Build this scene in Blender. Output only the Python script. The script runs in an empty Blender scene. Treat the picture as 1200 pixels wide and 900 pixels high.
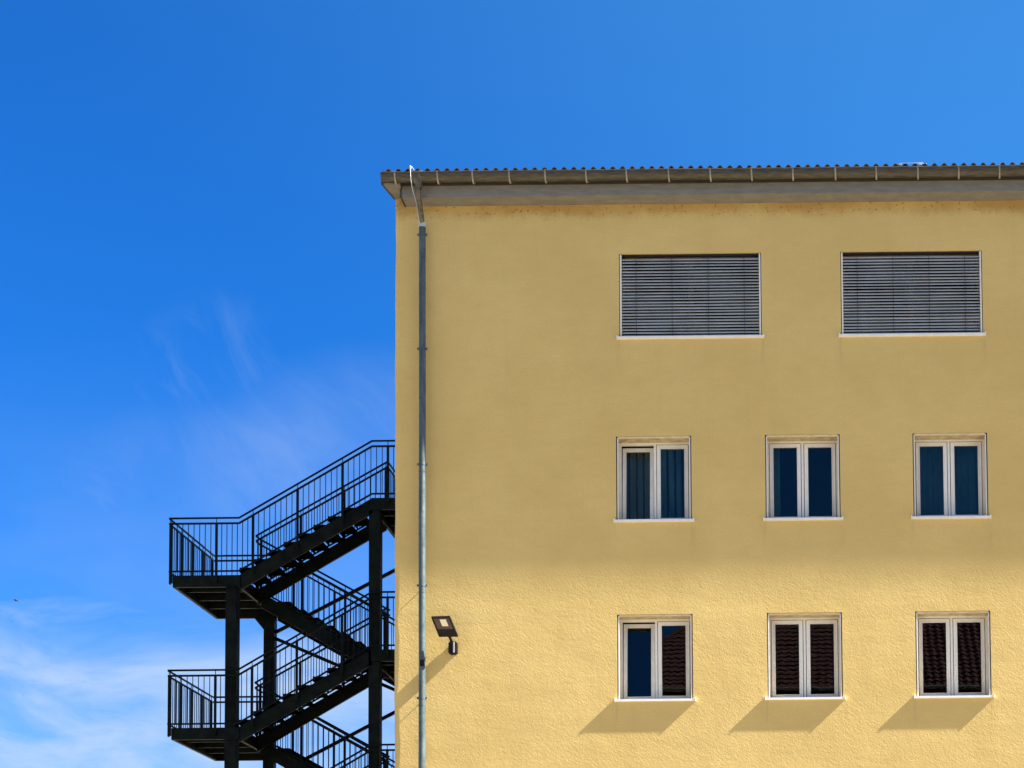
import bpy, bmesh, math, random
from mathutils import Vector, Matrix, noise
random.seed(7)
R = math.radians
EYE = 1.6                      # camera height above the ground; heights below are given from eye level
scene = bpy.context.scene
col = scene.collection

# ------------------------------------------------------------------ helpers
class MB:
    """collects shapes and links them as one mesh object (z measured from eye level)"""
    def __init__(s): s.v = []; s.f = []; s.sm = []
    def add(s, vs, fs, smooth=False):
        n = len(s.v); s.v += [tuple(v) for v in vs]
        for f in fs: s.f.append([n + i for i in f]); s.sm.append(smooth)
    def box(s, x0, x1, y0, y1, z0, z1, M=None, bev=0.0):
        if bev > 0:
            bm = bmesh.new(); bmesh.ops.create_cube(bm, size=1)
            for v in bm.verts:
                v.co = Vector(((x0+x1)/2 + v.co.x*(x1-x0), (y0+y1)/2 + v.co.y*(y1-y0), (z0+z1)/2 + v.co.z*(z1-z0)))
            bmesh.ops.bevel(bm, geom=list(bm.edges), offset=bev, segments=2, affect='EDGES')
            bm.verts.index_update()
            vs = [(M @ v.co) if M else v.co.copy() for v in bm.verts]
            s.add(vs, [[v.index for v in f.verts] for f in bm.faces]); bm.free(); return
        vs = [Vector(p) for p in ((x0,y0,z0),(x1,y0,z0),(x1,y1,z0),(x0,y1,z0),(x0,y0,z1),(x1,y0,z1),(x1,y1,z1),(x0,y1,z1))]
        if M: vs = [M @ v for v in vs]
        s.add(vs, [(0,3,2,1),(4,5,6,7),(0,1,5,4),(1,2,6,5),(2,3,7,6),(3,0,4,7)])
    def beam(s, a, b, w, h):
        a = Vector(a); b = Vector(b); d = (b-a).normalized()
        side = d.cross(Vector((0,0,1)))
        if side.length < 1e-4: side = Vector((1,0,0))
        side.normalize(); up = side.cross(d).normalized()
        vs = []
        for p in (a, b):
            for i, j in ((-1,-1),(1,-1),(1,1),(-1,1)): vs.append(p + side*(i*w/2) + up*(j*h/2))
        s.add(vs, [(0,1,2,3),(7,6,5,4),(0,4,5,1),(1,5,6,2),(2,6,7,3),(3,7,4,0)])
    def tube(s, pts, r, n=10, caps=True):
        pts = [Vector(p) for p in pts]; rings = []; m = len(pts)
        up0 = Vector((0,0,1))
        for i, p in enumerate(pts):
            d = (pts[min(i+1, m-1)] - pts[max(i-1, 0)]).normalized()
            if i == 0 or i == m-1: k = 1.0
            else:
                c = (pts[i]-pts[i-1]).normalized().dot((pts[i+1]-pts[i]).normalized()); k = 1/max(0.5, math.sqrt((1+c)/2))
            a = d.cross(up0)
            if a.length < 0.05: a = d.cross(Vector((0,1,0)))
            a.normalize(); b = a.cross(d).normalized()
            rr = r[i] if isinstance(r, (list, tuple)) else r
            rings.append([p + (a*math.cos(t)*1.0 + b*math.sin(t))*rr for t in [2*math.pi*j/n for j in range(n)]])
        vs = [v for g in rings for v in g]; fs = []
        for i in range(m-1):
            for j in range(n):
                fs.append((i*n+j, i*n+(j+1) % n, (i+1)*n+(j+1) % n, (i+1)*n+j))
        s.add(vs, fs, True)
        if caps:
            s.add(rings[0], [list(range(n))[::-1]]); s.add(rings[-1], [list(range(n))])
    def build(s, name, mat, parent=None, recalc=True, label=None):
        me = bpy.data.meshes.new(name)
        me.from_pydata([(x, y, z + EYE) for x, y, z in s.v], [], s.f)
        me.polygons.foreach_set('use_smooth', s.sm)
        if recalc:
            bm = bmesh.new(); bm.from_mesh(me); bmesh.ops.recalc_face_normals(bm, faces=bm.faces); bm.to_mesh(me); bm.free()
        me.materials.append(mat)
        o = bpy.data.objects.new(name, me); col.objects.link(o)
        if parent:
            o.parent = parent; o.matrix_parent_inverse = world_of(parent).inverted()
        if label: o['label'] = label
        return o

def world_of(o):
    M = o.matrix_basis.copy()
    if o.parent: M = world_of(o.parent) @ o.matrix_parent_inverse @ M
    return M

def tag(o, label=None, cat=None, group=None, kind=None):
    if label: o['label'] = label
    if cat: o['category'] = cat
    if group: o['group'] = group
    if kind: o['kind'] = kind
    return o

def empty(name, loc, **k):
    o = bpy.data.objects.new(name, None); col.objects.link(o); o.location = loc; o.empty_display_size = .3
    return tag(o, **k)

# ------------------------------------------------------------------ materials
def mat(name):
    m = bpy.data.materials.new(name); m.use_nodes = True; nt = m.node_tree
    return m, nt, nt.nodes['Principled BSDF']

def N(nt, typ, ins=None, **props):
    n = nt.nodes.new(typ)
    for k, v in props.items(): setattr(n, k, v)
    for k, v in (ins or {}).items():
        if hasattr(v, 'is_output') : nt.links.new(v, n.inputs[k])
        else: n.inputs[k].default_value = v
    return n

def L(nt, a, b): nt.links.new(a, b)

def mth(nt, op, a, b=None, c=None, clamp=False):
    n = nt.nodes.new('ShaderNodeMath'); n.operation = op; n.use_clamp = clamp
    for i, v in enumerate((a, b, c)):
        if v is None: continue
        if hasattr(v, 'is_output'): nt.links.new(v, n.inputs[i])
        else: n.inputs[i].default_value = v
    return n.outputs[0]

def ramp(nt, fac, a, b, lo=0.0, hi=1.0):
    n = nt.nodes.new('ShaderNodeMapRange'); n.inputs['From Min'].default_value = a; n.inputs['From Max'].default_value = b
    n.inputs['To Min'].default_value = lo; n.inputs['To Max'].default_value = hi; n.interpolation_type = 'SMOOTHSTEP'
    nt.links.new(fac, n.inputs['Value']); return n.outputs['Result']

def mixc(nt, fac, a, b, blend='MIX'):
    n = nt.nodes.new('ShaderNodeMix'); n.data_type = 'RGBA'; n.blend_type = blend
    for sock, v in ((n.inputs[0], fac), (n.inputs[6], a), (n.inputs[7], b)):
        if hasattr(v, 'is_output'): nt.links.new(v, sock)
        else: sock.default_value = v
    return n.outputs[2]

def pos(nt):
    g = nt.nodes.new('ShaderNodeNewGeometry'); return g.outputs['Position']

def nz(nt, vec, scale, detail=3, rough=.5, dist=0.0):
    n = nt.nodes.new('ShaderNodeTexNoise'); n.inputs['Scale'].default_value = scale; n.inputs['Detail'].default_value = detail
    n.inputs['Roughness'].default_value = rough; n.inputs['Distortion'].default_value = dist; nt.links.new(vec, n.inputs['Vector'])
    return n.outputs['Fac']

def mapping(nt, vec, scale=(1,1,1), rot=(0,0,0), loc=(0,0,0)):
    n = nt.nodes.new('ShaderNodeMapping'); n.inputs['Scale'].default_value = scale; n.inputs['Rotation'].default_value = rot
    n.inputs['Location'].default_value = loc; nt.links.new(vec, n.inputs['Vector']); return n.outputs[0]

def plain(name, c, rough=.5, metal=0.0, var=.12, vscale=6.0, c2=None, bump=0.0, bscale=60, vmap=None, spec=.5):
    m, nt, p = mat(name); P = pos(nt)
    V = mapping(nt, P, vmap) if vmap else P
    f = ramp(nt, nz(nt, V, vscale, 5, .6), .3, .7)
    a = tuple(x*(1-var) for x in c) + (1,); b = (tuple(c2) if c2 else tuple(min(1, x*(1+var)) for x in c)) + (1,)
    L(nt, mixc(nt, f, a, b), p.inputs['Base Color'])
    L(nt, ramp(nt, nz(nt, P, vscale*3, 3), .3, .7, max(0, rough-.08), min(1, rough+.08)), p.inputs['Roughness'])
    p.inputs['Metallic'].default_value = metal; p.inputs['Specular IOR Level'].default_value = spec
    if bump:
        b_ = N(nt, 'ShaderNodeBump', {'Strength': 1.0, 'Distance': bump, 'Height': nz(nt, P, bscale, 3)})
        L(nt, b_.outputs[0], p.inputs['Normal'])
    return m

OPEN_ = [(-2.988, -.551, 12.125, 13.588), (.808, 3.236, 12.125, 13.588)] + [(a, b, z0, z1) for (z0, z1) in ((8.95, 10.399), (5.87, 7.323)) for (a, b) in ((-3.056, -1.774), (-.517, .758), (1.999, 3.272))]
def stucco_material():
    m, nt, p = mat('ochre_stucco'); P = pos(nt)
    sep = N(nt, 'ShaderNodeSeparateXYZ', {0: P}); X, Y, Z = sep.outputs
    base_a = (.655, .448, .146, 1); base_b = (.710, .497, .172, 1)
    c = mixc(nt, ramp(nt, nz(nt, P, .7, 4, .55), .35, .65), base_a, base_b)
    # cloudy trowel patches and grain
    c = mixc(nt, ramp(nt, nz(nt, mapping(nt, P, (1.2, 1, 3.0)), 2.2, 5, .65), .35, .7, 0, .22), c, (.530, .366, .122, 1))
    c = mixc(nt, ramp(nt, nz(nt, P, 38, 3, .7), .35, .65, 0, .30), c, (.46, .32, .105, 1))
    # rain washed vertical streaks
    c = mixc(nt, ramp(nt, nz(nt, mapping(nt, P, (3.2, 1, .12)), 1.6, 5, .6), .52, .78, 0, .16), c, (.49, .34, .112, 1))
    c = mixc(nt, ramp(nt, nz(nt, P, 110, 2, .6), .38, .62, 0, .22), c, (.80, .62, .29, 1))
    # faint dirt runs below the sill ends
    runs = None
    for (a, b, z0, z1) in OPEN_:
        for xe in (a-.02, b+.02):
            t = mth(nt, 'MULTIPLY', ramp(nt, mth(nt, 'ABSOLUTE', mth(nt, 'SUBTRACT', X, xe)), .075, .0), mth(nt, 'MULTIPLY', ramp(nt, Z, EYE+z0-.75, EYE+z0-.05), ramp(nt, Z, EYE+z0+.0, EYE+z0-.04)))
            runs = t if runs is None else mth(nt, 'MAXIMUM', runs, t)
    runs = mth(nt, 'MULTIPLY', runs, ramp(nt, nz(nt, mapping(nt, P, (14, 1, .8)), 2.0, 4, .6), .35, .65, 0, .22))
    c = mixc(nt, runs, c, (.30, .20, .09, 1))
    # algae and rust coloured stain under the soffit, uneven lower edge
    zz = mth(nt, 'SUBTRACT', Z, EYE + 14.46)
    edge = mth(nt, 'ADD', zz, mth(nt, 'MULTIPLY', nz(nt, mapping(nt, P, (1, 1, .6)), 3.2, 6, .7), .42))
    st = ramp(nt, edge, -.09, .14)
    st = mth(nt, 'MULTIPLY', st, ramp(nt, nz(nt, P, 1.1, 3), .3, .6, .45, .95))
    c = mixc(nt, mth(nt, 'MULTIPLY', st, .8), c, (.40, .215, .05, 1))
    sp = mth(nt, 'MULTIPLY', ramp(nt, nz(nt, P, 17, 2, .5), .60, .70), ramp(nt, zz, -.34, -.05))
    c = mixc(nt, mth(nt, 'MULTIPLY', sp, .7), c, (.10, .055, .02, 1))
    L(nt, c, p.inputs['Base Color'])
    p.inputs['Roughness'].default_value = .92; p.inputs['Specular IOR Level'].default_value = .15
    # trowelled render relief: broad waves, diagonal strokes, grain
    str_ = mapping(nt, mapping(nt, P, (1, 1, 1), (0, R(-38), 0)), (1.0, 1, 1.9))
    h1 = nz(nt, P, 1.3, 3, .5)
    h2 = nz(nt, str_, 13, 4, .62, .8)
    h3 = nz(nt, P, 34, 3, .6)
    h4 = nz(nt, mapping(nt, P, (.35, 1, 1.6)), 1.5, 2, .5)
    h = mth(nt, 'ADD', mth(nt, 'MULTIPLY', h1, WALL_RELIEF[0]), mth(nt, 'MULTIPLY', h2, WALL_RELIEF[1]))
    h = mth(nt, 'ADD', h, mth(nt, 'MULTIPLY', h3, WALL_RELIEF[2]))
    h = mth(nt, 'ADD', h, mth(nt, 'MULTIPLY', h4, WALL_RELIEF[3]))
    b = N(nt, 'ShaderNodeBump', {'Strength': 1.0, 'Distance': 1.0, 'Height': h})
    L(nt, b.outputs[0], p.inputs['Normal'])
    return m
WALL_RELIEF = (.010, .0034, .0030, .005)

def glass_material():
    m, nt, p = mat('window_glass'); nt.nodes.remove(p)
    out = nt.nodes['Material Output']
    tr = N(nt, 'ShaderNodeBsdfTransparent', {'Color': (.52, .60, .62, 1)})
    b = N(nt, 'ShaderNodeBump', {'Strength': 1.0, 'Distance': .00018, 'Height': nz(nt, pos(nt), 2.5, 2)})
    gl = N(nt, 'ShaderNodeBsdfGlossy', {'Color': (1, 1, 1, 1), 'Roughness': 0.0, 'Normal': b.outputs[0]})
    fr = N(nt, 'ShaderNodeFresnel', {'IOR': 1.38})
    mx = N(nt, 'ShaderNodeMixShader', {0: fr.outputs[0], 1: tr.outputs[0], 2: gl.outputs[0]})
    L(nt, mx.outputs[0], out.inputs['Surface']); return m

def tile_material():
    m, nt, p = mat('clay_roof_tile'); P = pos(nt)
    V = mapping(nt, P, (4.2, 1, 1)); br = nt.nodes.new('ShaderNodeTexBrick')
    L(nt, mapping(nt, P, (1, 1, 1)), br.inputs['Vector'])
    c = mixc(nt, ramp(nt, nz(nt, P, 5, 4, .7), .3, .7), (.035, .006, .004, 1), (.11, .024, .012, 1))
    nt.nodes.remove(br)
    L(nt, c, p.inputs['Base Color']); p.inputs['Roughness'].default_value = .8
    return m

M_ = {}
#M_STUCCO
M_['stucco'] = stucco_material()
M_['glass'] = glass_material()
M_['tile'] = tile_material()
M_['pvc'] = plain('white_window_frame', (.83, .78, .68), .35, var=.03, vscale=9, c2=(.87, .83, .74))
M_['pvc_aged'] = plain('soiled_reveal_render', (.52, .40, .20), .8, var=.25, vscale=7, c2=(.66, .52, .30), bump=.001)
M_['cream'] = plain('cream_head_rail', (.70, .58, .36), .5, var=.12)
M_['dark_frame'] = plain('dark_window_frame', (.03, .03, .032), .5)
M_['sill'] = plain('white_aluminium_sill', (.82, .78, .70), .38, var=.05, vscale=8)
M_['rail'] = plain('aluminium_guide_rail', (.74, .69, .60), .4, var=.06)
M_['slat'] = plain('grey_aluminium_slat', (.42, .41, .37), .5, metal=0, var=.12, vscale=3)
M_['cord'] = plain('black_cord_and_shade', (.02, .02, .022), .8)  # cords and seals, also the painted shade beside the guide rails
M_['gutter'] = plain('weathered_zinc_gutter', (.052, .042, .022), .45, metal=.2, var=.25, vscale=5, c2=(.095, .076, .040), vmap=(1, 1, 9))
M_['strap'] = plain('galvanised_gutter_strap', (.30, .255, .18), .5, metal=.3, var=.2)
M_['pipe'] = plain('zinc_downpipe', (.060, .082, .078), .33, metal=.10, var=.2, vscale=5, c2=(.095, .12, .115), vmap=(2, 2, .5))
M_['neck'] = plain('stained_zinc_outlet', (.05, .06, .05), .45, metal=.3, var=.35, vscale=9, c2=(.17, .12, .06))
M_['fascia'] = plain('weathered_grey_fascia', (.19, .172, .138), .75, var=.08, vscale=6, c2=(.225, .205, .166), vmap=(.6, 1, 2.5), bump=.001)
M_['verge'] = plain('dark_verge_and_shade', (.05, .04, .03), .6)  # verge boards, and the strip painted as shade below the gutter
M_['rooftile'] = plain('dark_concrete_roof_tile', (.085, .07, .06), .8, var=.3, vscale=8)
M_['steel'] = plain('dark_green_painted_steel', (.0040, .0058, .0040), .55, var=.25, vscale=5, c2=(.0085, .0115, .0085), spec=.07)
M_['steel_tread'] = plain('dark_steel_tread', (.004, .005, .004), .8, var=.2, spec=.0)
M_['wire'] = plain('bare_aluminium_wire', (.50, .49, .46), .5, metal=.2)
M_['lampbody'] = plain('black_lamp_housing', (.008, .006, .005), .5, var=.2, spec=.2)
M_['lampglass'] = plain('lamp_front_glass', (.05, .028, .016), .15, var=.2)
M_['led'] = plain('pale_led_chip', (.80, .72, .52), .5, var=.05)
M_['curtain'] = plain('teal_curtain_cloth', (.42, .60, .50), .85, var=.15, vscale=2)
M_['curtain_pale'] = plain('blue_net_curtain', (.25, .42, .44), .85, var=.15, vscale=2)
M_['room'] = plain('dim_room_plaster', (.018, .018, .018), .9)
M_['ground'] = plain('pale_concrete_paving', (.205, .178, .130), .9, var=.12, vscale=.5, c2=(.245, .212, .155), bump=.003, bscale=14)
M_['kerb'] = plain('stair_footing_concrete', (.34, .33, .31), .85)
M_['brick'] = plain('red_brown_render', (.12, .05, .03), .85, var=.15)
M_['bird'] = plain('dark_plumage', (.03, .03, .03), .7)

# ------------------------------------------------------------------ ground
g = MB(); S = 900
xs = [-S, -60, -20, 0, 20, 60, S]
for i in range(6):
    for j in range(6):
        g.add([(xs[i], xs[j], -EYE), (xs[i+1], xs[j], -EYE), (xs[i+1], xs[j+1], -EYE), (xs[i], xs[j+1], -EYE)], [(0, 1, 2, 3)])
tag(g.build('ground', M_['ground'], recalc=False), kind='structure')

# ------------------------------------------------------------------ main building
WX0, WX1, WY, DEP = -6.835, 13.0, 30.0, 11.0
TOP = 14.84
bld = empty('apartment_building', (3, WY, 0), label='tall ochre rendered building with grey eaves, six white windows and two blind-covered wide windows', cat='building')

big = [(-2.988, -.551, 12.125, 13.588), (.808, 3.236, 12.125, 13.588)]
cols = [(-3.056, -1.774), (-.517, .758), (1.999, 3.272)]
rows = [(8.95, 10.399), (5.87, 7.323)]
small = [(a, b, z0, z1) for (z0, z1) in rows for (a, b) in cols]
openings = big + small

def facade():
    mb = MB()
    R0 = .11
    fx = WX0 + .26
    xs = sorted(set([fx, WX1] + [o[i] for o in openings for i in (0, 1)]))
    zs = sorted(set([-EYE, TOP] + [o[i] for o in openings for i in (2, 3)]))
    for i in range(len(xs)-1):
        for j in range(len(zs)-1):
            cx = (xs[i]+xs[i+1])/2; cz = (zs[j]+zs[j+1])/2
            if any(o[0] < cx < o[1] and o[2] < cz < o[3] for o in openings): continue
            mb.add([(xs[i], WY, zs[j]), (xs[i+1], WY, zs[j]), (xs[i+1], WY, zs[j+1]), (xs[i], WY, zs[j+1])], [(0, 1, 2, 3)])
    T = .42
    for a, b, z0, z1 in openings:      # reveals
        mb.add([(a, WY, z0), (a, WY, z1), (a, WY+T, z1), (a, WY+T, z0)], [(0, 1, 2, 3)])
        mb.add([(b, WY, z0), (b, WY+T, z0), (b, WY+T, z1), (b, WY, z1)], [(0, 1, 2, 3)])
        mb.add([(a, WY, z1), (b, WY, z1), (b, WY+T, z1), (a, WY+T, z1)], [(0, 1, 2, 3)])
        mb.add([(a, WY, z0), (a, WY+T, z0), (b, WY+T, z0), (b, WY, z0)], [(0, 1, 2, 3)])
    # hand trowelled, slightly wavy rounded corner
    n = 220; K = 9; grid = []
    for k in range(n+1):
        z = -EYE + (TOP+EYE)*k/n
        r = R0 * (.80 + .75*noise.noise(Vector((0, 0, z*.9))) + .30*noise.noise(Vector((3, 0, z*3.1))))
        r = max(.035, r); wob = .006*noise.noise(Vector((5, 1, z*1.6)))
        row = [(fx, WY, z), (WX0+r+.02, WY, z)]
        for q in range(K):
            t = math.pi/2*q/(K-1)
            row.append((WX0+wob + r - r*math.sin(t), WY + r - r*math.cos(t), z))
        row.append((WX0, WY+.3, z)); row.append((WX0, WY+DEP, z)); grid.append(row)
    w = len(grid[0]); vs = [v for r_ in grid for v in r_]; fs = []
    for k in range(n):
        for q in range(w-1): fs.append((k*w+q, (k+1)*w+q, (k+1)*w+q+1, k*w+q+1)[::-1])
    mb.add(vs, fs, True)
    # right and back walls
    mb.add([(WX1, WY, -EYE), (WX1, WY+DEP, -EYE), (WX1, WY+DEP, TOP), (WX1, WY, TOP)], [(0, 1, 2, 3)])
    mb.add([(WX1, WY+DEP, -EYE), (WX0, WY+DEP, -EYE), (WX0, WY+DEP, TOP), (WX1, WY+DEP, TOP)], [(0, 1, 2, 3)])
    return mb
facade().build('wall', M_['stucco'], bld, recalc=False)

# the dim rooms behind the windows: inner wall lining, floors, back wall
mb = MB()
for zf in (4.6, 7.75, 10.95, 14.2): mb.box(WX0+.3, WX1-.3, WY+.45, WY+6, zf-.12, zf+.12)
mb.box(WX0+.3, WX1-.3, WY+6, WY+6.2, 4.48, 14.3)
for xw in (WX0+.3, -1.2, 1.35, 3.9): mb.box(xw, xw+.12, WY+.45, WY+6, 4.5, 14.3)
mb.build('interior_partition', M_['room'], bld)

# soffit box, verge, fascia board behind the gutter
SX0 = -6.64
mb = MB()
mb.box(SX0, WX1+.2, 29.655, WY+.1, 14.455, 14.80, bev=.006)
mb.build('soffit_box', M_['fascia'], bld)
mb = MB()   # short flat return from the gutter end back to the wall corner
z0 = 14.60
pts = [(-6.925, 29.50), (SX0-.002, 29.50), (SX0-.002, 30.02), (-6.835, 30.02)]
vs = [(x, y, z0) for x, y in pts] + [(x, y, z0+.20) for x, y in pts]
mb.add(vs, [(0, 3, 2, 1), (4, 5, 6, 7), (0, 1, 5, 4), (1, 2, 6, 5), (2, 3, 7, 6), (3, 0, 4, 7)])
mb.build('verge_soffit', M_['fascia'], bld)
mb = MB()
mb.beam((-6.934, 29.47, z0+.02), (-6.842, 30.02, z0+.02), .022, .06)
mb.beam((SX0-.012, 29.645, 14.45), (SX0-.012, 29.645, 14.80), .02, .02)
mb.beam((SX0-.012, 29.645, 14.455), (SX0-.012, 29.99, 14.455), .02, .02)
mb.build('verge_trim', M_['verge'], bld)
mb = MB(); mb.box(SX0, WX1+.2, 29.640, 29.654, 14.645, 14.71); mb.build('gutter_shade_strip', M_['verge'], bld)  # dark strip paints the gap shade under the gutter onto the fascia

# roof: profiled tiles rising gently away from the gutter, both slopes and gable ends
def roof():
    mb = MB(); per = .1652; x0 = -6.93; x1 = WX1+.35; nx = int((x1-x0)/per*8)
    def prof(x):
        t = ((x - x0 - .04)/per) % 1.0
        return .052*max(0, math.sin(math.pi*min(1, t/.62)))**.8 if t < .62 else 0.0
    ridge_y = WY+DEP/2; slope = math.tan(R(13)); ys = [29.550]; course = .36
    grid_t = []; 
    rowsY = []
    y = 29.550; k = 0
    while y < ridge_y:
        rowsY.append((y, .0)); rowsY.append((min(y+course, ridge_y), -.03)); y += course
    xsr = [x0 + (x1-x0)*i/nx for i in range(nx+1)]
    top = []; 
    for (yy, dz) in rowsY:
        jit = 0
        top.append([(x, yy, 14.858 + (yy-29.550)*slope + dz + prof(x)) for x in xsr])
    w = nx+1; vs = [v for r_ in top for v in r_]; fs = []
    for a in range(len(top)-1):
        for b in range(nx): fs.append((a*w+b, a*w+b+1, (a+1)*w+b+1, (a+1)*w+b))
    mb.add(vs, fs)
    # tile thickness at the eave
    low = [(x, 29.550, 14.858-.016+prof(x)) for x in xsr]; low2 = [(x, 29.95, 14.858-.016+prof(x)+.36*slope) for x in xsr]
    mb.add(low + top[0], [(b, b+1, w+b+1, w+b) for b in range(nx)])
    mb.add(low2 + low, [(b, b+1, w+b+1, w+b) for b in range(nx)])
    zr = 14.858 + (ridge_y-29.550)*slope
    # far slope, underside and gables
    mb.add([(x0, ridge_y, zr), (x1, ridge_y, zr), (x1, WY+DEP+.45, zr-(DEP/2+.45)*slope), (x0, WY+DEP+.45, zr-(DEP/2+.45)*slope)], [(0, 1, 2, 3)])
    return mb, zr, ridge_y, slope
mb, zr, ridge_y, slope = roof()
rf = mb.build('roof', M_['rooftile'], bld, recalc=False)
mb = MB(); mb.tube([(-6.94, ridge_y, zr+.02), (WX1+.36, ridge_y, zr+.02)], .11, 12); mb.build('ridge_cap', M_['rooftile'], rf)
for xg in (WX0+.012, WX1-.012):
    mb = MB(); mb.add([(xg, WY, TOP), (xg, WY+DEP, TOP), (xg, ridge_y, zr-.05)], [(0, 1, 2)])
    mb.build('gable', M_['stucco'], bld, recalc=False)
mb = MB(); mb.beam((-6.93, 29.62, 14.82), (-6.93, ridge_y, zr-.03), .03, .16)
mb.beam((-6.93, WY+DEP+.4, 14.80), (-6.93, ridge_y, zr-.03), .03, .16); mb.build('barge_board', M_['verge'], bld)

# half round gutter
GY, GZ, GR = 29.490, 14.762, .095
def gutter():
    mb = MB(); x0, x1 = -6.94, WX1+.35; n = 14; nx = 60
    for rr, flip in ((GR, False), (GR-.004, True)):
        vs = []; fs = []
        for i in range(nx+1):
            x = x0 + (x1-x0)*i/nx; sag = .0025*math.sin(x*2.1)
            for j in range(n+1):
                t = math.pi + math.pi*j/n
                vs.append((x, GY + rr*math.cos(t), GZ + rr*1.75*math.sin(t)*(1.0) + sag if False else GZ + sag + rr*1.42*math.sin(t)))
        for i in range(nx):
            for j in range(n): fs.append((i*(n+1)+j, (i+1)*(n+1)+j, (i+1)*(n+1)+j+1, i*(n+1)+j+1))
        mb.add(vs, fs, True)
    mb.tube([(x0 + (x1-x0)*i/nx, GY-GR, GZ+.004+.0025*math.sin((x0 + (x1-x0)*i/nx)*2.1)) for i in range(nx+1)], .011, 8)
    for xe in (x0, x1):
        vs = [(xe, GY + GR*math.cos(math.pi+math.pi*j/n), GZ + GR*1.42*math.sin(math.pi+math.pi*j/n)) for j in range(n+1)]
        mb.add(vs, [list(range(n+1))]); mb.add([(x+.006, y, z) for x, y, z in vs], [list(range(n+1))[::-1]])
    return mb
gt = gutter().build('gutter', M_['gutter'], bld, recalc=False)
xsb = [466, 517, 559, 603, 646, 695, 743.5, 794, 844, 893.5, 943, 994, 1043, 1093, 1142, 1191]
xsb = [(p-942.5)/71.1 for p in xsb]; x = xsb[-1]
while x < WX1-.5: x += .7; xsb.append(x)
for x in xsb:
    mb = MB(); n = 12; rr = GR+.005; hw = .013
    vs = []
    for j in range(n+1):
        t = math.pi + math.pi*j/n
        sl = .018*(j/n)     # straps sit slightly askew
        for dx in (-hw, hw):
            vs.append((x+dx+sl, GY + rr*math.cos(t), GZ + rr*1.42*math.sin(t)))
            vs.append((x+dx+sl, GY + (rr-.003)*math.cos(t), GZ + (rr-.003)*1.72*math.sin(t)))
    fs = []
    for j in range(n):
        a = j*4; b = a+4
        fs += [(a, b, b+2, a+2), (a+1, a+3, b+3, b+1), (a, a+1, b+1, b), (a+2, b+2, b+3, a+3)]
    mb.add(vs, fs); mb.box(x-hw, x+hw, GY-rr-.004, GY-rr+.014, GZ-.004, GZ+.017)
    mb.build('gutter_strap', M_['strap'], gt)

# downpipe: funnel outlet, swan neck, straight pipe, brackets
PX, PY, PR = -6.325, 29.85, .057
def rect_funnel():
    mb = MB(); vs = []
    for z, hx, hy, cy in ((14.79, .095, .088, GY-.012), (14.70, .088, .085, GY-.008), (14.52, .052, .05, GY)):
        for q in range(16):
            t = 2*math.pi*q/16; c_, s_ = math.cos(t), math.sin(t)
            e = .55; vs.append((PX+.005 + hx*math.copysign(abs(c_)**e, c_), cy + hy*math.copysign(abs(s_)**e, s_), z))
    fs = []
    for a in range(2):
        for q in range(16): fs.append((a*16+q, a*16+(q+1) % 16, (a+1)*16+(q+1) % 16, (a+1)*16+q))
    mb.add(vs, fs, True)
    return mb
dp = MB()
zs = [14.08 - i*.5 for i in range(int((14.08+EYE)/.5)+1)]
dp.tube([(PX+.002*math.sin(z*1.3), PY, z) for z in zs + [-EYE]], PR, 20)
dpo = dp.build('downpipe', M_['pipe'], bld)
rect_funnel().build('outlet_funnel', M_['neck'], dpo)
mb = MB()
mb.tube([(PX, GY, 14.56), (PX, GY, 14.46), (PX+.003, GY+.04, 14.38), (PX-.0, PY-.09, 14.17), (PX, PY-.02, 14.09), (PX, PY, 14.02)], .045, 16)
mb.build('swan_neck', M_['neck'], dpo)
mb = MB(); mb.tube([(PX, PY, 14.10), (PX, PY, 14.015)], PR+.006, 18); mb.build('pipe_collar', M_['wire'], dpo)
for z in (13.89, 11.90, 9.90, 7.82, 5.90, 3.9, 1.9, -.1):
    mb = MB(); mb.tube([(PX, PY, z-.02), (PX, PY, z+.02)], PR+.007, 18)
    mb.box(PX-.085, PX-.05, PY-.014, PY+.014, z-.016, z+.016); mb.box(PX+.05, PX+.085, PY-.014, PY+.014, z-.016, z+.016)
    mb.tube([(PX, PY+.05, z), (PX, WY+.03, z)], .008, 8)
    mb.build('pipe_bracket', M_['pipe'], dpo)
for z in (12.95, 9.78, 7.70, 5.78):
    mb = MB(); mb.tube([(PX, PY, z-.012), (PX, PY, z+.012)], PR+.004, 18); mb.build('pipe_joint', M_['pipe'], dpo)
mb = MB(); mb.box(PX-.02, PX+.045, PY-PR-.018, PY-PR+.012, 6.43, 6.54, bev=.005); mb.build('dark_pipe_block', M_['lampbody'], dpo)  # small dark block on the front of the pipe

# lightning conductor: over the gutter and down beside the swan neck, and the wire clips on the roof edge
mb = MB(); mb.tube([(PX-.10, 29.90, 14.97), (PX-.13, 29.60, 14.955), (PX-.105, 29.375, 14.86), (PX-.10, 29.372, 14.64), (PX-.085, 29.44, 14.50), (PX-.06, 29.66, 14.34), (PX-.045, 29.76, 14.14), (PX-.03, 29.78, 14.05)], .0065, 8)
wr = mb.build('lightning_conductor', M_['wire'], bld)
mb = MB(); mb.box(PX-.12, PX-.09, 29.365, 29.40, 14.815, 14.85, bev=.005); mb.build('wire_clamp', M_['wire'], wr)
mb = MB(); mb.tube([(1.76, 29.60, 14.915), (1.83, 29.550, 14.905), (2.2, 29.550, 14.905), (2.28, 29.60, 14.915)], .005, 8)
wr2 = mb.build('conductor_rod', M_['wire'], bld)
for x in (1.83, 2.17):
    mb = MB(); mb.box(x-.03, x+.03, 29.56, 29.62, 14.875, 14.915, bev=.008); mb.tube([(x, 29.59, 14.90), (x+.02, 29.58, 14.93)], .010, 8); mb.build('wire_clamp', M_['wire'], wr2)

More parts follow.
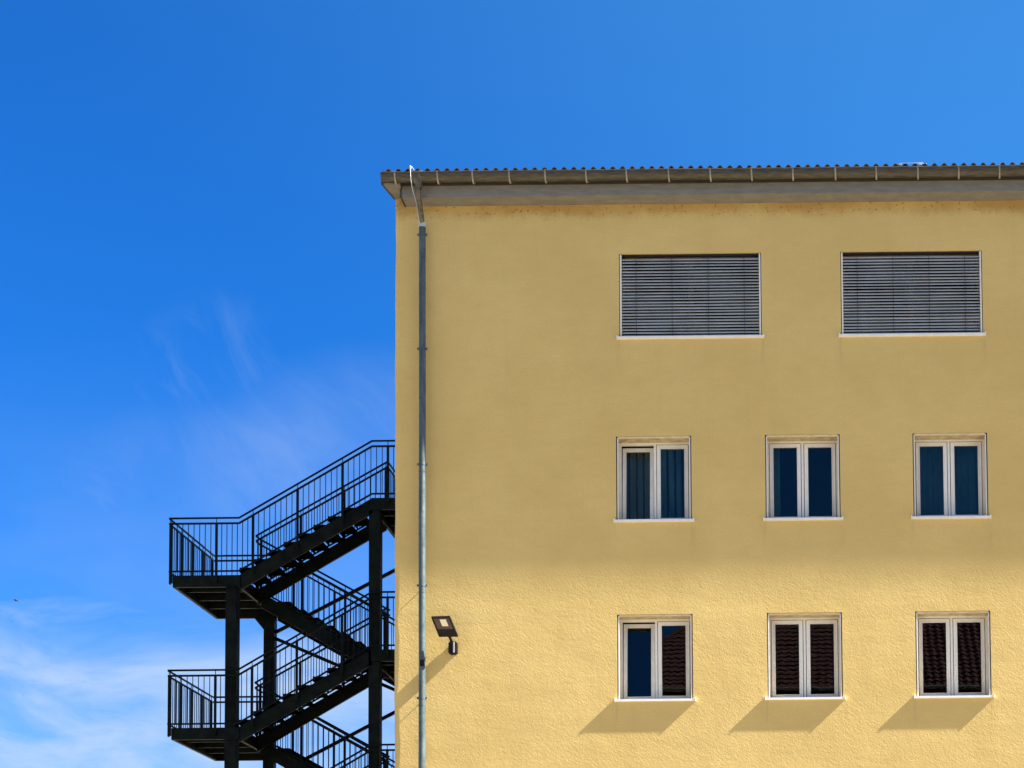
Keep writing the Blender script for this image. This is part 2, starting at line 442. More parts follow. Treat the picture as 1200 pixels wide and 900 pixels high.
# ------------------------------------------------------------------ windows
SILL_P = .048
def sill(mb, a, b, z, left=.036, right=.036):
    # sloping metal sill with a front lip and turned-up end caps; z = underside
    x0, x1 = a-left, b+right
    vs = []
    for x in (x0, x1):
        vs += [(x, WY-SILL_P, z), (x, WY-SILL_P, z+.038), (x, WY+.34, z+.065), (x, WY+.34, z+.045), (x, WY-SILL_P+.006, z+.020), (x, WY-SILL_P+.006, z)]
    k = 6
    fs = [tuple(range(6))[::-1], tuple(range(6, 12))] + [(i, (i+1) % k, k+(i+1) % k, k+i) for i in range(k)]
    # solid wedge instead of open section
    vs = []
    for x in (x0, x1): vs += [(x, WY-SILL_P, z), (x, WY-SILL_P, z+.037), (x, WY+.0, z+.042), (x, WY+.0, z)]
    mb.add(vs, [(0, 3, 2, 1), (4, 5, 6, 7), (0, 1, 5, 4), (1, 2, 6, 5), (2, 3, 7, 6), (3, 0, 4, 7)])
    mb.box(a+.001, b-.001, WY, WY+.33, z+.004, z+.042)
    for xe in (x0, x1): mb.box(xe-.009, xe+.009, WY-SILL_P-.004, WY-.0005, z-.002, z+.054)

def sub(name, parent, mb, m): return mb.build(name, M_[m], parent)

def small_window(a, b, z0, z1, tilt_left=False, label=None):
    FY = WY+.29                        # outer face of the frame
    fr = MB(); jw, tw, bw = .062, .055, .04
    fr.box(a+.002, a+jw, FY, FY+.07, z0, z1-.002); fr.box(b-jw, b-.002, FY, FY+.07, z0, z1-.002)
    fr.box(a+jw, b-jw, FY, FY+.07, z1-tw, z1-.002); fr.box(a+jw, b-jw, FY, FY+.07, z0+.002, z0+bw)
    cx = (a+b)/2; fr.box(cx-.02, cx+.02, FY-.004, FY+.066, z0+bw, z1-tw)
    w = fr.build('window', M_['pvc'], bld, label=label)
    s = MB(); sill(s, a, b, z0-.042); sub('sill', w, s, 'sill')
    for xa, xb in ((a+.016, a+.038), (b-.038, b-.016)):
        r = MB(); r.box(xa, xb, WY+.012, WY+.045, z0+.002, z1-.020, bev=.003); r.box(xa+.004, xb-.004, WY+.045, WY+.06, z0+.01, z1-.03)
        sub('guide_rail', w, r, 'rail')
        r = MB(); e_ = (a+.003, a+.015) if xa < (a+b)/2 else (b-.015, b-.003); r.box(e_[0], e_[1], WY+.008, WY+.05, z0+.002, z1-.003); sub('gap_shade_strip', w, r, 'cord')  # dark strip painted in as the shade gap outside the guide rail
    r = MB(); r.box(a+.034, b-.034, WY+.012, WY+.04, z1-.030, z1-.004, bev=.003); sub('head_rail', w, r, 'cream')
    # head lining (blind box) behind the facade: stained render
    r = MB(); r.box(a+.002, b-.002, WY+.05, FY-.002, z1-.02, z1-.002); r.box(a+.034, b-.034, WY+.04, WY+.052, z1-.034, z1-.021); sub('head_lining', w, r, 'pvc_aged')
    for side in (0, 1):
        xa, xb = (a+jw, cx-.02) if side == 0 else (cx+.02, b-jw)
        xa += .011; xb -= .011; za, zb = z0+bw+.003, z1-tw-.011
        sw = .062; M = None; yo = FY-.010
        if side == 0 and tilt_left:
            M = Matrix.Translation((0, FY+.03, za)) @ Matrix.Rotation(R(-4.2), 4, 'X') @ Matrix.Translation((0, -(FY+.03), -za)); yo = FY+.03
        m = MB()
        m.box(xa, xa+sw, yo, yo+.06, za, zb, M); m.box(xb-sw, xb, yo, yo+.06, za, zb, M)
        m.box(xa+sw, xb-sw, yo, yo+.06, zb-sw, zb, M); m.box(xa+sw, xb-sw, yo, yo+.06, za, za+sw, M)
        # raised glazing bead
        for q in ((xa+sw-.012, xa+sw+.002, za+sw-.012, zb-sw+.012), (xb-sw-.002, xb-sw+.012, za+sw-.012, zb-sw+.012)):
            m.box(q[0], q[1], yo-.008, yo+.01, q[2], q[3], M)
        m.box(xa+sw+.002, xb-sw-.002, yo-.008, yo+.01, zb-sw-.002, zb-sw+.012, M); m.box(xa+sw+.002, xb-sw-.002, yo-.008, yo+.01, za+sw-.012, za+sw+.002, M)
        sub('sash', w, m, 'pvc')
        gk = MB(); q = .006       # dark seal lines round the sash
        gk.box(xa-q, xa, yo+.004, yo+.05, za, zb, M); gk.box(xb, xb+q, yo+.004, yo+.05, za, zb, M)
        gk.box(xa, xb, yo+.004, yo+.05, zb, zb+q, M)
        q = .006
        gk.box(xa+sw+.003, xa+sw+.003+q, yo+.012, yo+.026, za+sw, zb-sw, M); gk.box(xb-sw-.003-q, xb-sw-.003, yo+.012, yo+.026, za+sw, zb-sw, M)
        sub('seal', w, gk, 'cord')
        pn = MB(); pn.box(xa+sw-.004, xb-sw+.004, yo+.028, yo+.034, za+sw-.004, zb-sw+.004, M)
        sub('pane', w, pn, 'glass')
    return w

places = [('leftmost', 'middle'), ('middle', 'middle'), ('rightmost', 'middle'), ('leftmost', 'bottom'), ('middle', 'bottom'), ('rightmost', 'bottom')]
for i, (a, b, z0, z1) in enumerate(small):
    lab = ['with left sash tilted open and teal curtains', 'with a narrow curtain strip in the left pane', 'with thin blue net curtains',
           'with left sash tilted open and a roof mirrored in the right pane', 'with dark tile roof mirrored in both panes', 'with dark tile roof mirrored in both panes, far right'][i]
    small_window(a, b, z0, z1, tilt_left=(i in (0, 3)), label='white two sash window ' + lab)

def blind_window(a, b, z0, z1):
    FY = WY+.20; fr = MB(); j = .07
    fr.box(a+.002, a+j, FY, FY+.07, z0, z1-.002); fr.box(b-j, b-.002, FY, FY+.07, z0, z1-.002)
    fr.box(a+j, b-j, FY, FY+.07, z1-j, z1-.002); fr.box(a+j, b-j, FY, FY+.07, z0+.002, z0+j)
    cx = (a+b)/2; fr.box(cx-.05, cx+.05, FY-.002, FY+.068, z0+j, z1-j)
    w = fr.build('window', M_['dark_frame'], bld, label='wide window fully covered by a grey slatted blind')
    for xa, xb in ((a+j, cx-.05), (cx+.05, b-j)):
        pn = MB(); pn.box(xa, xb, FY+.03, FY+.036, z0+j, z1-j); sub('pane', w, pn, 'glass')
    s = MB(); sill(s, a, b, z0-.040); sub('sill', w, s, 'sill')
    for xa, xb in ((a+.012, a+.040), (b-.040, b-.012)):
        r = MB(); r.box(xa, xb, WY+.008, WY+.10, z0+.002, z1-.012, bev=.003); sub('guide_rail', w, r, 'rail')
    r = MB(); r.box(a+.002, b-.002, WY+.03, WY+.15, z1-.016, z1-.006); sub('blind_headbox', w, r, 'cord')
    # curved slats, each with tiny irregularities
    bl = MB(); pitch = .0535; n = int((z1-z0-.025)/pitch); hx0, hx1 = a+.041, b-.041; nx = 24
    for k in range(n):
        zc = z0+.045 + k*pitch + random.uniform(-.0012, .0012); tl = R(46 + random.gauss(0, 2.4) + (7 if random.random() < .06 else 0)); W = .068
        dsl = random.uniform(-.002, .002); vs = []
        ph = random.uniform(0, 6)
        for i in range(nx+1):
            x = hx0 + (hx1-hx0)*i/nx; dz = dsl*(i/nx-.5)*2 + .0012*math.sin(ph + x*2.4)
            for side in (0, 1):
                for q in range(5):
                    u = q/4-.5; cv = .008*(1-4*u*u)
                    # u=-.5 outer low edge ; u=+.5 inner high edge
                    y = WY+.062 + u*W*math.cos(tl) - cv*math.sin(tl) + side*.0012
                    z = zc + u*W*math.sin(tl) + cv*math.cos(tl) + side*(-.0012)
                    vs.append((x, y, z+dz))
        fs = []
        for i in range(nx):
            for q in range(4):
                p = i*10+q; fs.append((p, p+10, p+11, p+1)); p += 5; fs.append((p, p+1, p+11, p+10))
            fs.append((i*10, i*10+5, i*10+15, i*10+10)); fs.append((i*10+4, i*10+14, i*10+19, i*10+9))
        bl.add(vs, fs, True)
    bl.box(hx0, hx1, WY+.04, WY+.085, z0+.004, z0+.022)
    bo = sub('slat_blind', w, bl, 'slat')
    c = MB()
    for f in (.118, .371, .626, .879):
        x = a + (b-a)*f
        c.tube([(x, WY+.030, z0+.02), (x, WY+.030, z1-.02)], .0028, 6); c.box(x-.003, x+.003, WY+.031, WY+.034, z0+.02, z1-.02)
    sub('ladder_cord', w, c, 'cord')
    return w
for i, o in enumerate(big):
    w = blind_window(*o)
    w['label'] = 'wide window with closed grey slatted blind, ' + ('left of the pair' if i == 0 else 'right of the pair')

# curtains hang inside the middle row
def curtain(xa, xb, za, zb, y, m, amp, lam, label, ph=0.0, gap=0.0):
    mb = MB(); n = int((xb-xa)/.008); vs = []; fs = []
    for i in range(n+1):
        x = xa + (xb-xa)*i/n
        for k, z in enumerate((za, (za+zb)/2, zb)):
            A = amp*(1.0 - .25*k)
            yy = y + A*math.sin(2*math.pi*x/lam+ph+.5*math.sin(x*9)) + .3*A*math.sin(2*math.pi*x/lam*2.7+1+ph)
            vs.append((x, yy, z)); vs.append((x, yy+.003, z))
    for i in range(n):
        a = i*6; b = a+6
        if gap and ((xa + (xb-xa)*i/n)/lam) % 1.0 > 1-gap: continue
        for k in (0, 2): fs.append((a+k, b+k, b+k+2, a+k+2)); fs.append((a+k+1, a+k+3, b+k+3, b+k+1))
    mb.add(vs, fs, True); mb.box(xa, xb, y-.03, y+.03, zb, zb+.03)
    o = mb.build('curtain', M_[m], recalc=False)
    tag(o, label, 'curtain', 'curtains behind the middle row of windows'); return o
za, zb = 8.97, 10.36
c = cols
curtain(c[0][0]+.08, c[0][0]+.62, za, zb, WY+.60, 'curtain', .02, .125, 'folded teal curtain behind the tilted left sash of the leftmost middle-row window', 0, .26)
curtain(c[0][0]+.66, c[0][1]-.06, za, zb, WY+.60, 'curtain', .02, .13, 'folded teal curtain behind the right pane of the leftmost middle-row window', 1.3, .26)
curtain(c[1][0]+.06, c[1][0]+.245, za, zb, WY+.52, 'curtain', .010, .20, 'narrow teal curtain strip in the left pane of the centre middle-row window')
curtain(c[2][0]+.06, c[2][0]+.62, za, zb, WY+.60, 'curtain_pale', .035, .17, 'blue net curtain in the left pane of the rightmost middle-row window')
curtain(c[2][0]+.66, c[2][1]-.05, za, zb, WY+.60, 'curtain_pale', .035, .19, 'blue net curtain in the right pane of the rightmost middle-row window', 2.0)

# ------------------------------------------------------------------ floodlight on the wall
lamp = empty('floodlight', (-5.80, WY, 6.75+EYE), label='small black square floodlight on a bracket beside the grey downpipe', cat='lamp')
mb = MB(); mb.box(-5.885, -5.745, WY-.15, WY+.002, 6.655, 6.865, bev=.02); mb.build('mounting_box', M_['lampbody'], lamp)
mb = MB(); mb.box(-5.80, -5.775, WY-.158, WY-.149, 6.67, 6.85); mb.build('sensor_strip', M_['wire'], lamp)
# panel corners (outer face): bottom edge near the bracket, top edge reaching out over the yard
TL, TR = Vector((-6.100, 29.50, 7.190)), Vector((-5.790, 29.50, 7.196))
BL, BR = Vector((-6.020, 29.76, 6.918)), Vector((-5.700, 29.76, 6.918))
nrm = (TR-TL).cross(BL-TL).normalized()
if nrm.z > 0: nrm = -nrm
def panel(mb, u0, u1, v0, v1, h0, h1):
    P = lambda u, v, h: (TL*(1-u)*(1-v) + TR*u*(1-v) + BL*(1-u)*v + BR*u*v) + nrm*h
    vs = [P(u0, v0, h0), P(u1, v0, h0), P(u1, v1, h0), P(u0, v1, h0), P(u0, v0, h1), P(u1, v0, h1), P(u1, v1, h1), P(u0, v1, h1)]
    mb.add(vs, [(0, 3, 2, 1), (4, 5, 6, 7), (0, 1, 5, 4), (1, 2, 6, 5), (2, 3, 7, 6), (3, 0, 4, 7)])
mb = MB(); panel(mb, 0, 1, 0, 1, -.035, -.004)
panel(mb, 0, .09, 0, 1, -.004, .004); panel(mb, .91, 1, 0, 1, -.004, .004); panel(mb, .09, .91, 0, .07, -.004, .004); panel(mb, .09, .91, .62, 1, -.004, .004)
for k in range(7): panel(mb, .12+k*.12, .14+k*.12, .1, .9, -.055, -.035)
hd = mb.build('lamp_head', M_['lampbody'], lamp)
mb = MB(); panel(mb, .09, .91, .07, .62, -.004, .0); mb.build('lamp_glass', M_['lampglass'], hd)
mb = MB(); panel(mb, .40, .73, .12, .46, .0, .003); mb.build('led_chip', M_['led'], hd)
mb = MB(); mb.tube([(-5.83, WY-.09, 6.84), (-5.845, WY-.13, 6.90), (-5.86, 29.78, 6.955)], .024, 10); mb.build('swivel_arm', M_['lampbody'], lamp)

# ------------------------------------------------------------------ outside steel stair
XL, XB, XT, XW = -12.57, -11.17, -8.51, -6.80
YN, YI, YJ, YF = 35.40, 36.68, 36.90, 38.15
H = 1.54
left_floors = [9.53 - 2*H*k for k in range(4)]         # 9.53, 6.45, 3.37, .29
right_floors = [9.53 + H - 2*H*k for k in range(5)]    # 11.07, 7.99, 4.91, 1.83, -1.25
esc = empty('fire_escape', (-10, 36.8, 0), label='dark green steel fire escape stair beside the building corner', cat='stairs')

def railing(path, post_s, name='railing'):
    """path: list of (x,y,floor z); post_s: distances along the plan where posts stand"""
    segs = []; s = 0.0
    for a, b in zip(path, path[1:]):
        l = math.hypot(b[0]-a[0], b[1]-a[1]); segs.append((s, s+l, a, b)); s += l
    tot = s
    def at(t):
        for s0, s1, a, b in segs:
            if t <= s1+1e-6:
                k = (t-s0)/(s1-s0); return Vector((a[0]+(b[0]-a[0])*k, a[1]+(b[1]-a[1])*k, a[2]+(b[2]-a[2])*k))
    hr = MB()
    P = [Vector(p) for p in path]
    hr.tube([p+Vector((0, 0, 1.16)) for p in P], .021, 8)
    root = hr.build(name, M_['steel'], esc)
    tr = MB()
    for a, b in zip(P, P[1:]):
        tr.beam(a+Vector((0, 0, 1.05)), b+Vector((0, 0, 1.05)), .02, .038)
    tr.build('top_rail', M_['steel'], root)
    br = MB()
    for a, b in zip(P, P[1:]):
        br.beam(a+Vector((0, 0, .08)), b+Vector((0, 0, .08)), .02, .034)
    br.build('bottom_rail', M_['steel'], root)
    ps = sorted(post_s)
    for t in ps:
        p = at(t); m = MB(); d = (at(min(tot, t+.02)) - at(max(0, t-.02))); ax = abs(d.x) > abs(d.y)
        wx, wy = (.024, .014) if ax else (.014, .034)
        m.box(p.x-wx, p.x+wx, p.y-wy, p.y+wy, p.z-.16, p.z+1.06)
        m.tube([(p.x, p.y, p.z+1.05), (p.x, p.y, p.z+1.15)], .008, 6)
        m.build('post', M_['steel'], root)
    ed = [0.0] + ps + [tot]
    for a, b in zip(ed, ed[1:]):
        if b-a < .09: continue
        n = max(1, round((b-a)/.112)); m = MB()
        for i in range(1, n):
            p = at(a+(b-a)*i/n); r = .0065
            m.box(p.x-r, p.x+r, p.y-r, p.y+r, p.z+.08, p.z+1.05)
        if n > 1: m.build('baluster_panel', M_['steel'], root)
        if n > 1:                                   # short tie between chord and handrail
            p = at((a+b)/2); 
    return root

def flight(y0, y1, xlo, zlo, xhi, zhi):
    """stair flight between two landings: lower end (xlo,zlo), upper end (xhi,zhi)"""
    n = 9; run = (xhi-xlo)/n; rise = (zhi-zlo)/n; sg = 1 if run > 0 else -1
    root = None
    for k, y in enumerate((y0+.02, y1-.02)):
        m = MB(); sl = (zhi-zlo)/(xhi-xlo); h = .29; w = .010; fl = .05
        e = .12*sg
        def quad(ya, yb, ztop, zbot):
            vs = []
            for x, z in ((xlo-e*0, zlo), (xhi, zhi)):
                vs += [(x, ya, z+ztop), (x, yb, z+ztop), (x, yb, z+zbot), (x, ya, z+zbot)]
            m.add(vs, [(0, 1, 2, 3), (7, 6, 5, 4), (0, 4, 5, 1), (1, 5, 6, 2), (2, 6, 7, 3), (3, 7, 4, 0)])
        quad(y-w, y+w, .02, -h)                                   # web
        s_ = 1 if k == 0 else -1                                   # flanges turn inwards
        a_, b_ = sorted((y+s_*w, y+s_*fl))
        quad(a_, b_, .02, .006); quad(a_, b_, -h+.014, -h)
        if root is None:
            root = m.build('stair_flight', M_['steel'], esc)
        else: m.build('stringer', M_['steel'], root)
    for k in range(1, n):
        m = MB(); xa = xlo + (k-1)*run - .012*sg; xb = xlo + k*run + .018*sg; z = zlo + k*rise
        x0, x1 = min(xa, xb), max(xa, xb)
        m.box(x0, x1, y0+.035, y1-.035, z-.03, z)
        m.box(*(sorted((xa, xa+.012*sg))), y0+.035, y1-.035, z-.10, z-.03)
        m.box(*(sorted((xb, xb-.012*sg))), y0+.035, y1-.035, z-.05, z-.03)
        m.build('tread', M_['steel_tread'], root)
    return root

def landing(x0, x1, z):
    m = MB(); m.box(x0+.03, x1-.03, YN+.06, YF-.06, z-.03, z)
    root = m.build('landing', M_['steel_tread'], esc)
    e = MB(); w = .06; h = .23
    e.box(x0, x1, YN+.03, YN+.03+w, z-h, z+.006); e.box(x0, x1, YF-.03-w, YF-.03, z-h, z+.006)
    e.box(x0, x0+w, YN+.03+w, YF-.03-w, z-h, z+.004); e.box(x1-w, x1, YN+.03+w, YF-.03-w, z-h, z+.004)
    e.build('edge_beam', M_['steel'], root)
    for k in (1, 2, 3):
        j = MB(); y = YN + (YF-YN)*k/4; j.box(x0+w, x1-w, y-.025, y+.025, z-.17, z-.031)
        j.build('joist', M_['steel'], root)
    return root

for z in left_floors: landing(XL+.07, XB+.02, z)
for z in right_floors[:4]: landing(XT-.02, XW-.03, z)
plinth = MB(); plinth.box(XT-.1, XW-.03, YN, YF, -EYE-.05, -1.25, bev=.01); plinth.build('concrete_plinth', M_['kerb'], esc)
for k, z in enumerate(left_floors):
    zu, zd = right_floors[k], right_floors[k+1]
    flight(YN+.05, YI+.03, XB, z, XT, zu)                # near flight, rising to the right
    flight(YJ-.03, YF-.05, XT, zd, XB, z)                # far flight, falling to the right
    railing([(XL, YN, z), (XB, YN, z), (XT, YN, zu), (XW-.02, YN, zu)], [.05, .95, 1.68, 2.57, 3.47, 4.38, 5.3])
    railing([(XL, YF, z), (XB, YF, z), (XT, YF, zd), (XW-.02, YF, zd)], [.05, .95, 1.72, 2.6, 3.5, 4.38, 5.3])
    railing([(XL, YN+.05, z), (XL, YF-.05, z)], [.03, .68, 1.33, 1.98, 2.60], 'end_railing')
    railing([(XT+.02, YI, zu), (XB-.05, YI, z)], [.04, .9, 1.8, 2.62], 'inner_railing')
    railing([(XB-.05, YI+.02, z), (XB-.05, YJ-.02, z)], [], 'end_railing')
    railing([(XB-.05, YJ, z), (XT+.02, YJ, zd)], [.04, .9, 1.8, 2.62], 'inner_railing')
railing([(XT+.02, YI, right_floors[0]), (XT+.02, YF, right_floors[0])], [.03, .75, 1.44], 'end_railing')
railing([(XT, YF, right_floors[0]), (XW-.02, YF, right_floors[0])], [.05, .9, 1.6])
cw = .225
for x, y, zt in ((-11.452, YN+.06, left_floors[0]-.232), (-8.585, YN+.06, right_floors[0]-.232), (-11.41, YF-.06-cw, left_floors[0]-.232), (-8.585, YF-.06-cw, right_floors[0]-.232)):
    m = MB(); m.box(x, x+cw, y, y+cw, -EYE-.02, zt, bev=.006)
    c_ = m.build('column', M_['steel'], esc)
    m = MB(); m.box(x-.05, x+cw+.05, y-.05, y+cw+.05, -EYE-.01, -EYE+.03); m.build('base_plate', M_['steel'], c_)
    if y > 37 and x < -11:
        for zl in left_floors[:1]:
            m = MB(); zt2 = zt; vs = []
            for yy in (y+.05, y+.17): vs += [(x, yy, zt2-.30), (x, yy, zt2), (x-.24, yy, zt2)]
            m.add(vs, [(0, 1, 2), (5, 4, 3), (0, 3, 4, 1), (1, 4, 5, 2), (2, 5, 3, 0)]); m.build('gusset', M_['steel'], c_)
yb = YF-.06-cw/2
for k in range(4):
    o_ = -2*H*k
    for a, b in (((-8.47, yb, 10.37+o_), (-11.25, yb, 8.93+o_)), ((-11.25, yb, 8.86+o_), (-8.47, yb, 7.62+o_))):
        if b[2] < -EYE or a[2] < -EYE: continue
        m = MB(); m.beam(a, b, .05, .07); m.build('brace', M_['steel'], esc)

# ------------------------------------------------------------------ tiled house across the yard (mirrored in the windows)
hs = empty('tiled_house', (5, -14, 0), label='long house with a dark red tiled hip roof mirrored in the bottom windows', cat='house')
HX0, HX1, HY0, HY1, HE, HR = -8.5, 22.0, -20.0, -8.0, 13.8, 18.85
mb = MB(); mb.box(HX0+.4, HX1-.4, HY0+.4, HY1-.4, -EYE, HE-.05); mb.build('wall', M_['brick'], hs)
def tiled(a, b, c_, d, nu, nv):
    """a,b eave corners; c,d ridge corners above b,a"""
    mb = MB(); a, b, c_, d = map(Vector, (a, b, c_, d)); nrm_ = (b-a).cross(d-a).normalized()
    if nrm_.z < 0: nrm_ = -nrm_
    vs = []; fs = []; w = nu+1; L0 = (b-a).length; ed = (b-a).normalized()
    rowsv = []
    for j in range(nv):
        rowsv += [(j/nv, .045), ((j+1)/nv, 0.0)]
    for v, lift in rowsv:
        p0 = a.lerp(d, v); p1 = b.lerp(c_, v)
        for i in range(nu+1):
            p = p0.lerp(p1, i/nu); s = (p-a).dot(ed); vs.append(p + nrm_*(lift + .026*math.sin(2*math.pi*s/.30)))
    for j in range(len(rowsv)-1):
        for i in range(nu): fs.append((j*w+i, j*w+i+1, (j+1)*w+i+1, (j+1)*w+i))
    mb.add(vs, fs); return mb
rx0, rx1, ry = HX0+6, HX1-6, -14.0
r1 = tiled((HX0, HY1, HE), (HX1, HY1, HE), (rx1, ry, HR), (rx0, ry, HR), 700, 22).build('roof', M_['tile'], hs)
mb = MB()
mb.add([(HX0, HY0, HE), (HX1, HY0, HE), (rx1, ry, HR), (rx0, ry, HR)], [(0, 1, 2, 3)])
mb.add([(HX0, HY0, HE), (HX0, HY1, HE), (rx0, ry, HR)], [(0, 1, 2)]); mb.add([(HX1, HY0, HE), (HX1, HY1, HE), (rx1, ry, HR)], [(0, 1, 2)])
mb.build('roof_slope', M_['tile'], hs)
mb = MB(); mb.tube([(HX0, HY1, HE+.05), (rx0, ry, HR+.06), (rx1, ry, HR+.06), (HX1, HY1, HE+.05)], .12, 10); mb.build('ridge_tile', M_['tile'], r1)
mb = MB(); mb.tube([(HX0, HY1+.10, HE-.06), (HX1, HY1+.10, HE-.06)], .085, 10); mb.build('gutter', M_['strap'], hs)

# ------------------------------------------------------------------ bird far off in the sky
def bird():
    mb = MB(); c0 = Vector((-52.9, 120.0, 30.68)); s = 1.0
    mb.tube([c0+Vector((-.16, 0, 0)), c0+Vector((-.09, 0, .02)), c0+Vector((.03, 0, .02)), c0+Vector((.12, 0, .0)), c0+Vector((.17, 0, -.005))], [.008, .035, .04, .028, .006], 8)
    for q in (-1, 1):
        vs = [(-.05, 0, .02), (.06, 0, .02), (.0, q*.20, .09), (-.07, q*.36, .05), (-.09, q*.2, .07)]
        top = [c0+Vector(v) for v in vs]; bot = [v-Vector((0, 0, .008)) for v in top]
        mb.add(top+bot, [(0, 1, 2, 3, 4), (9, 8, 7, 6, 5)] + [(i, (i+1) % 5, 5+(i+1) % 5, 5+i) for i in range(5)])
    return mb
tag(bird().build('bird', M_['bird']), 'tiny dark bird flying far off in the blue sky at left', 'bird')

# ------------------------------------------------------------------ light, sky
SUN = Vector((1.07, -.090, 1.0)).normalized()          # towards the sun
elev = math.asin(SUN.z); az = math.atan2(SUN.x, SUN.y)  # clockwise from +Y
sd = bpy.data.lights.new('sun', 'SUN'); sd.energy = 5.0; sd.angle = R(.45); sd.color = (1.0, .98, .955)
so = bpy.data.objects.new('sun', sd); col.objects.link(so); so.rotation_euler = (-SUN).to_track_quat('-Z', 'Y').to_euler(); so.location = (20, 0, 40)

wd = bpy.data.worlds.new('World'); scene.world = wd; wd.use_nodes = True; nt = wd.node_tree
bg = nt.nodes['Background']
sky = nt.nodes.new('ShaderNodeTexSky'); sky.sky_type = 'NISHITA'; sky.sun_disc = False
sky.sun_elevation = elev; sky.sun_rotation = az; sky.altitude = 300; sky.air_density = 1.0; sky.dust_density = .3; sky.ozone_density = 4.0
tc = nt.nodes.new('ShaderNodeTexCoord'); D = tc.outputs['Generated']
sp = N(nt, 'ShaderNodeSeparateXYZ', {0: D})
yy = mth(nt, 'MAXIMUM', sp.outputs[1], .05)
U = mth(nt, 'DIVIDE', sp.outputs[0], yy); V = mth(nt, 'DIVIDE', sp.outputs[2], yy)
cv = N(nt, 'ShaderNodeCombineXYZ', {0: U, 1: V}).outputs[0]
def blob(u, v, ru, rv):
    a = mth(nt, 'DIVIDE', mth(nt, 'SUBTRACT', U, u), ru); b = mth(nt, 'DIVIDE', mth(nt, 'SUBTRACT', V, v), rv)
    return ramp(nt, mth(nt, 'ADD', mth(nt, 'MULTIPLY', a, a), mth(nt, 'MULTIPLY', b, b)), 1.0, 0.0)
warp = nz(nt, cv, 5, 3)
fib = nz(nt, mapping(nt, N(nt, 'ShaderNodeVectorMath', {0: cv, 1: N(nt, 'ShaderNodeCombineXYZ', {0: mth(nt, 'MULTIPLY', warp, .10), 1: mth(nt, 'MULTIPLY', warp, .08)}).outputs[0]}, operation='ADD').outputs[0], (7, 26, 1), (0, 0, R(8))), 1.0, 7, .62, .4)
fib2 = nz(nt, mapping(nt, mapping(nt, N(nt, 'ShaderNodeVectorMath', {0: cv, 1: N(nt, 'ShaderNodeCombineXYZ', {0: mth(nt, 'MULTIPLY', warp, .06), 1: mth(nt, 'MULTIPLY', warp, .06)}).outputs[0]}, operation='ADD').outputs[0], (1, 1, 1), (0, 0, R(52))), (13, 34, 1)), 1.0, 8, .62, .6)
soft = nz(nt, mapping(nt, cv, (4, 9, 1)), 1.0, 4, .55)
low = ramp(nt, V, .265, .205)                     # cirrus thickens towards the horizon
d1 = mth(nt, 'MULTIPLY', low, ramp(nt, fib, .30, .66, .30, .95))
d1 = mth(nt, 'MULTIPLY', d1, .95)
d2 = mth(nt, 'MULTIPLY', mth(nt, 'MAXIMUM', mth(nt, 'MAXIMUM', blob(-.345, .315, .11, .055), mth(nt, 'MULTIPLY', blob(-.33, .385, .055, .055), .7)), mth(nt, 'MULTIPLY', blob(-.235, .34, .08, .05), 1.3)), ramp(nt, fib2, .38, .74, .0, .19))
d3 = mth(nt, 'MULTIPLY', blob(-.42, .235, .10, .03), ramp(nt, fib, .4, .65, .1, .5))
haze_ = mth(nt, 'MULTIPLY', ramp(nt, V, .42, .16), ramp(nt, soft, .35, .65, .10, .28))
d4 = mth(nt, 'MULTIPLY', mth(nt, 'ADD', mth(nt, 'MULTIPLY', blob(-.235, .335, .13, .075), .18), mth(nt, 'MULTIPLY', blob(-.35, .32, .13, .06), .12)), ramp(nt, fib2, .30, .70, .55, 1.0))
d2 = mth(nt, 'MAXIMUM', d2, d4)
cl = mth(nt, 'MAXIMUM', mth(nt, 'MAXIMUM', d1, d2), mth(nt, 'MAXIMUM', d3, haze_), clamp=True)
# deepen the clear-air blue (thin dry air): contrast about a fixed level
NL = 3.3
dn = N(nt, 'ShaderNodeVectorMath', {0: sky.outputs[0], 1: (1/NL, 1/NL, 1/NL)}, operation='MULTIPLY')
gm = N(nt, 'ShaderNodeGamma', {'Color': dn.outputs[0], 'Gamma': 1.1})
up_ = N(nt, 'ShaderNodeVectorMath', {0: gm.outputs[0], 1: (NL*.072, NL*.425, NL*.82)}, operation='MULTIPLY')
cloudcol = (2.25, 2.85, 3.75, 1)
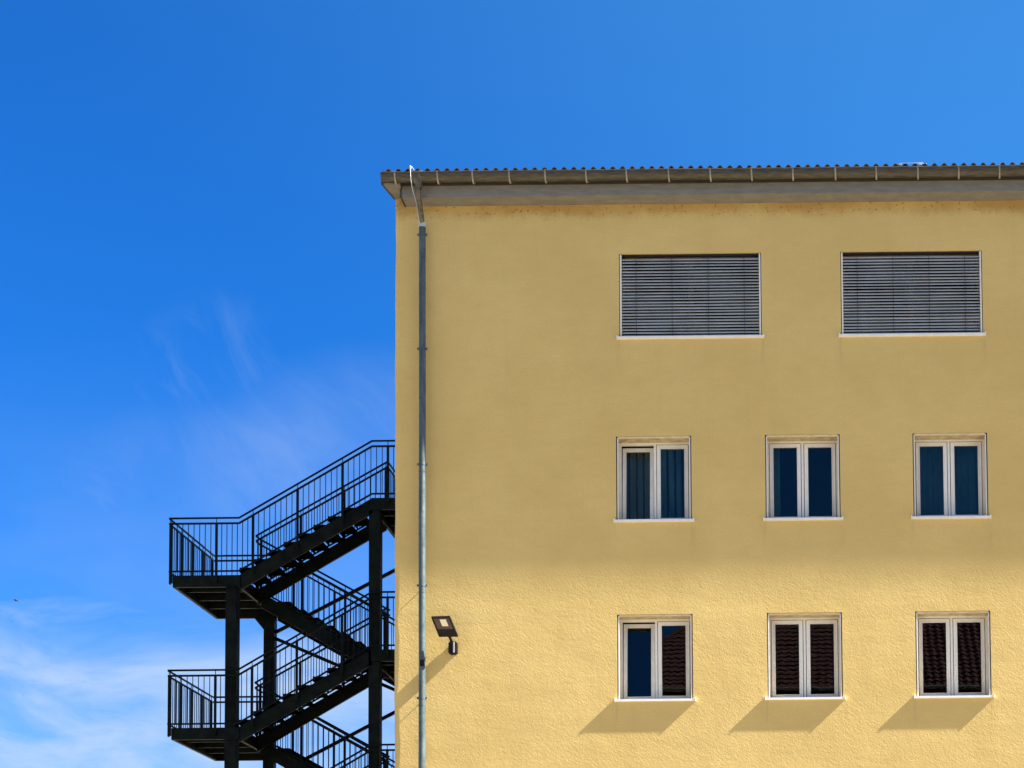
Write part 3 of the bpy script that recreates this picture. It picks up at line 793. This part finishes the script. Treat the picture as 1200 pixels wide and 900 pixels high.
# brighter, paler air towards the sun; unseen rear cloud added to offset the blue skylight
dt = N(nt, 'ShaderNodeVectorMath', {0: D, 1: tuple(SUN)}, operation='DOT_PRODUCT').outputs['Value']
glow = ramp(nt, dt, -.02, .38, 0, .26)
base_ = mixc(nt, glow, up_.outputs[0], (.55, 2.15, 4.0, 1))
c = mixc(nt, mth(nt, 'MULTIPLY', cl, .92), base_, cloudcol)
rear = mth(nt, 'MULTIPLY', ramp(nt, sp.outputs[1], .05, -.15), ramp(nt, sp.outputs[2], .36, .52))
added_cloud = mth(nt, 'MULTIPLY', rear, ramp(nt, nz(nt, D, 3.0, 5, .6), .30, .60, .35, .95))  # made-up cloud patches outside the view, warming the light on the wall
c = mixc(nt, added_cloud, c, (2.1, 1.9, 1.6, 1))
L(nt, c, bg.inputs['Color']); bg.inputs['Strength'].default_value = .05

# ------------------------------------------------------------------ camera (lens shift: the verticals stay almost upright)
yaw, pitch, roll = R(.14423), R(3.35354), R(.65808)
f = Vector((math.sin(yaw), math.cos(yaw), 0)); r = Vector((math.cos(yaw), -math.sin(yaw), 0)); u = Vector((0, 0, 1))
f2 = math.cos(pitch)*f + math.sin(pitch)*u; u2 = math.cos(pitch)*u - math.sin(pitch)*f
r3 = math.cos(roll)*r - math.sin(roll)*u2; u3 = math.cos(roll)*u2 + math.sin(roll)*r
cd = bpy.data.cameras.new('camera'); co = bpy.data.objects.new('camera', cd); col.objects.link(co); scene.camera = co
cd.sensor_fit = 'HORIZONTAL'; cd.sensor_width = 36; cd.lens = 63.0; cd.shift_x = (600-943.882)/1200; cd.shift_y = (1101.893-450)/1200
cd.clip_start = .1; cd.clip_end = 5000
Mx = Matrix((r3, u3, -f2)).transposed().to_4x4(); Mx.translation = (0, 0, EYE); co.matrix_world = Mx

scene.render.engine = 'CYCLES'; scene.cycles.max_bounces = 8; scene.cycles.transparent_max_bounces = 12
scene.view_settings.view_transform = 'Standard'; scene.view_settings.look = 'None'; scene.view_settings.gamma = 1
scene.view_settings.use_curve_mapping = False
scene.view_settings.exposure = 2.35
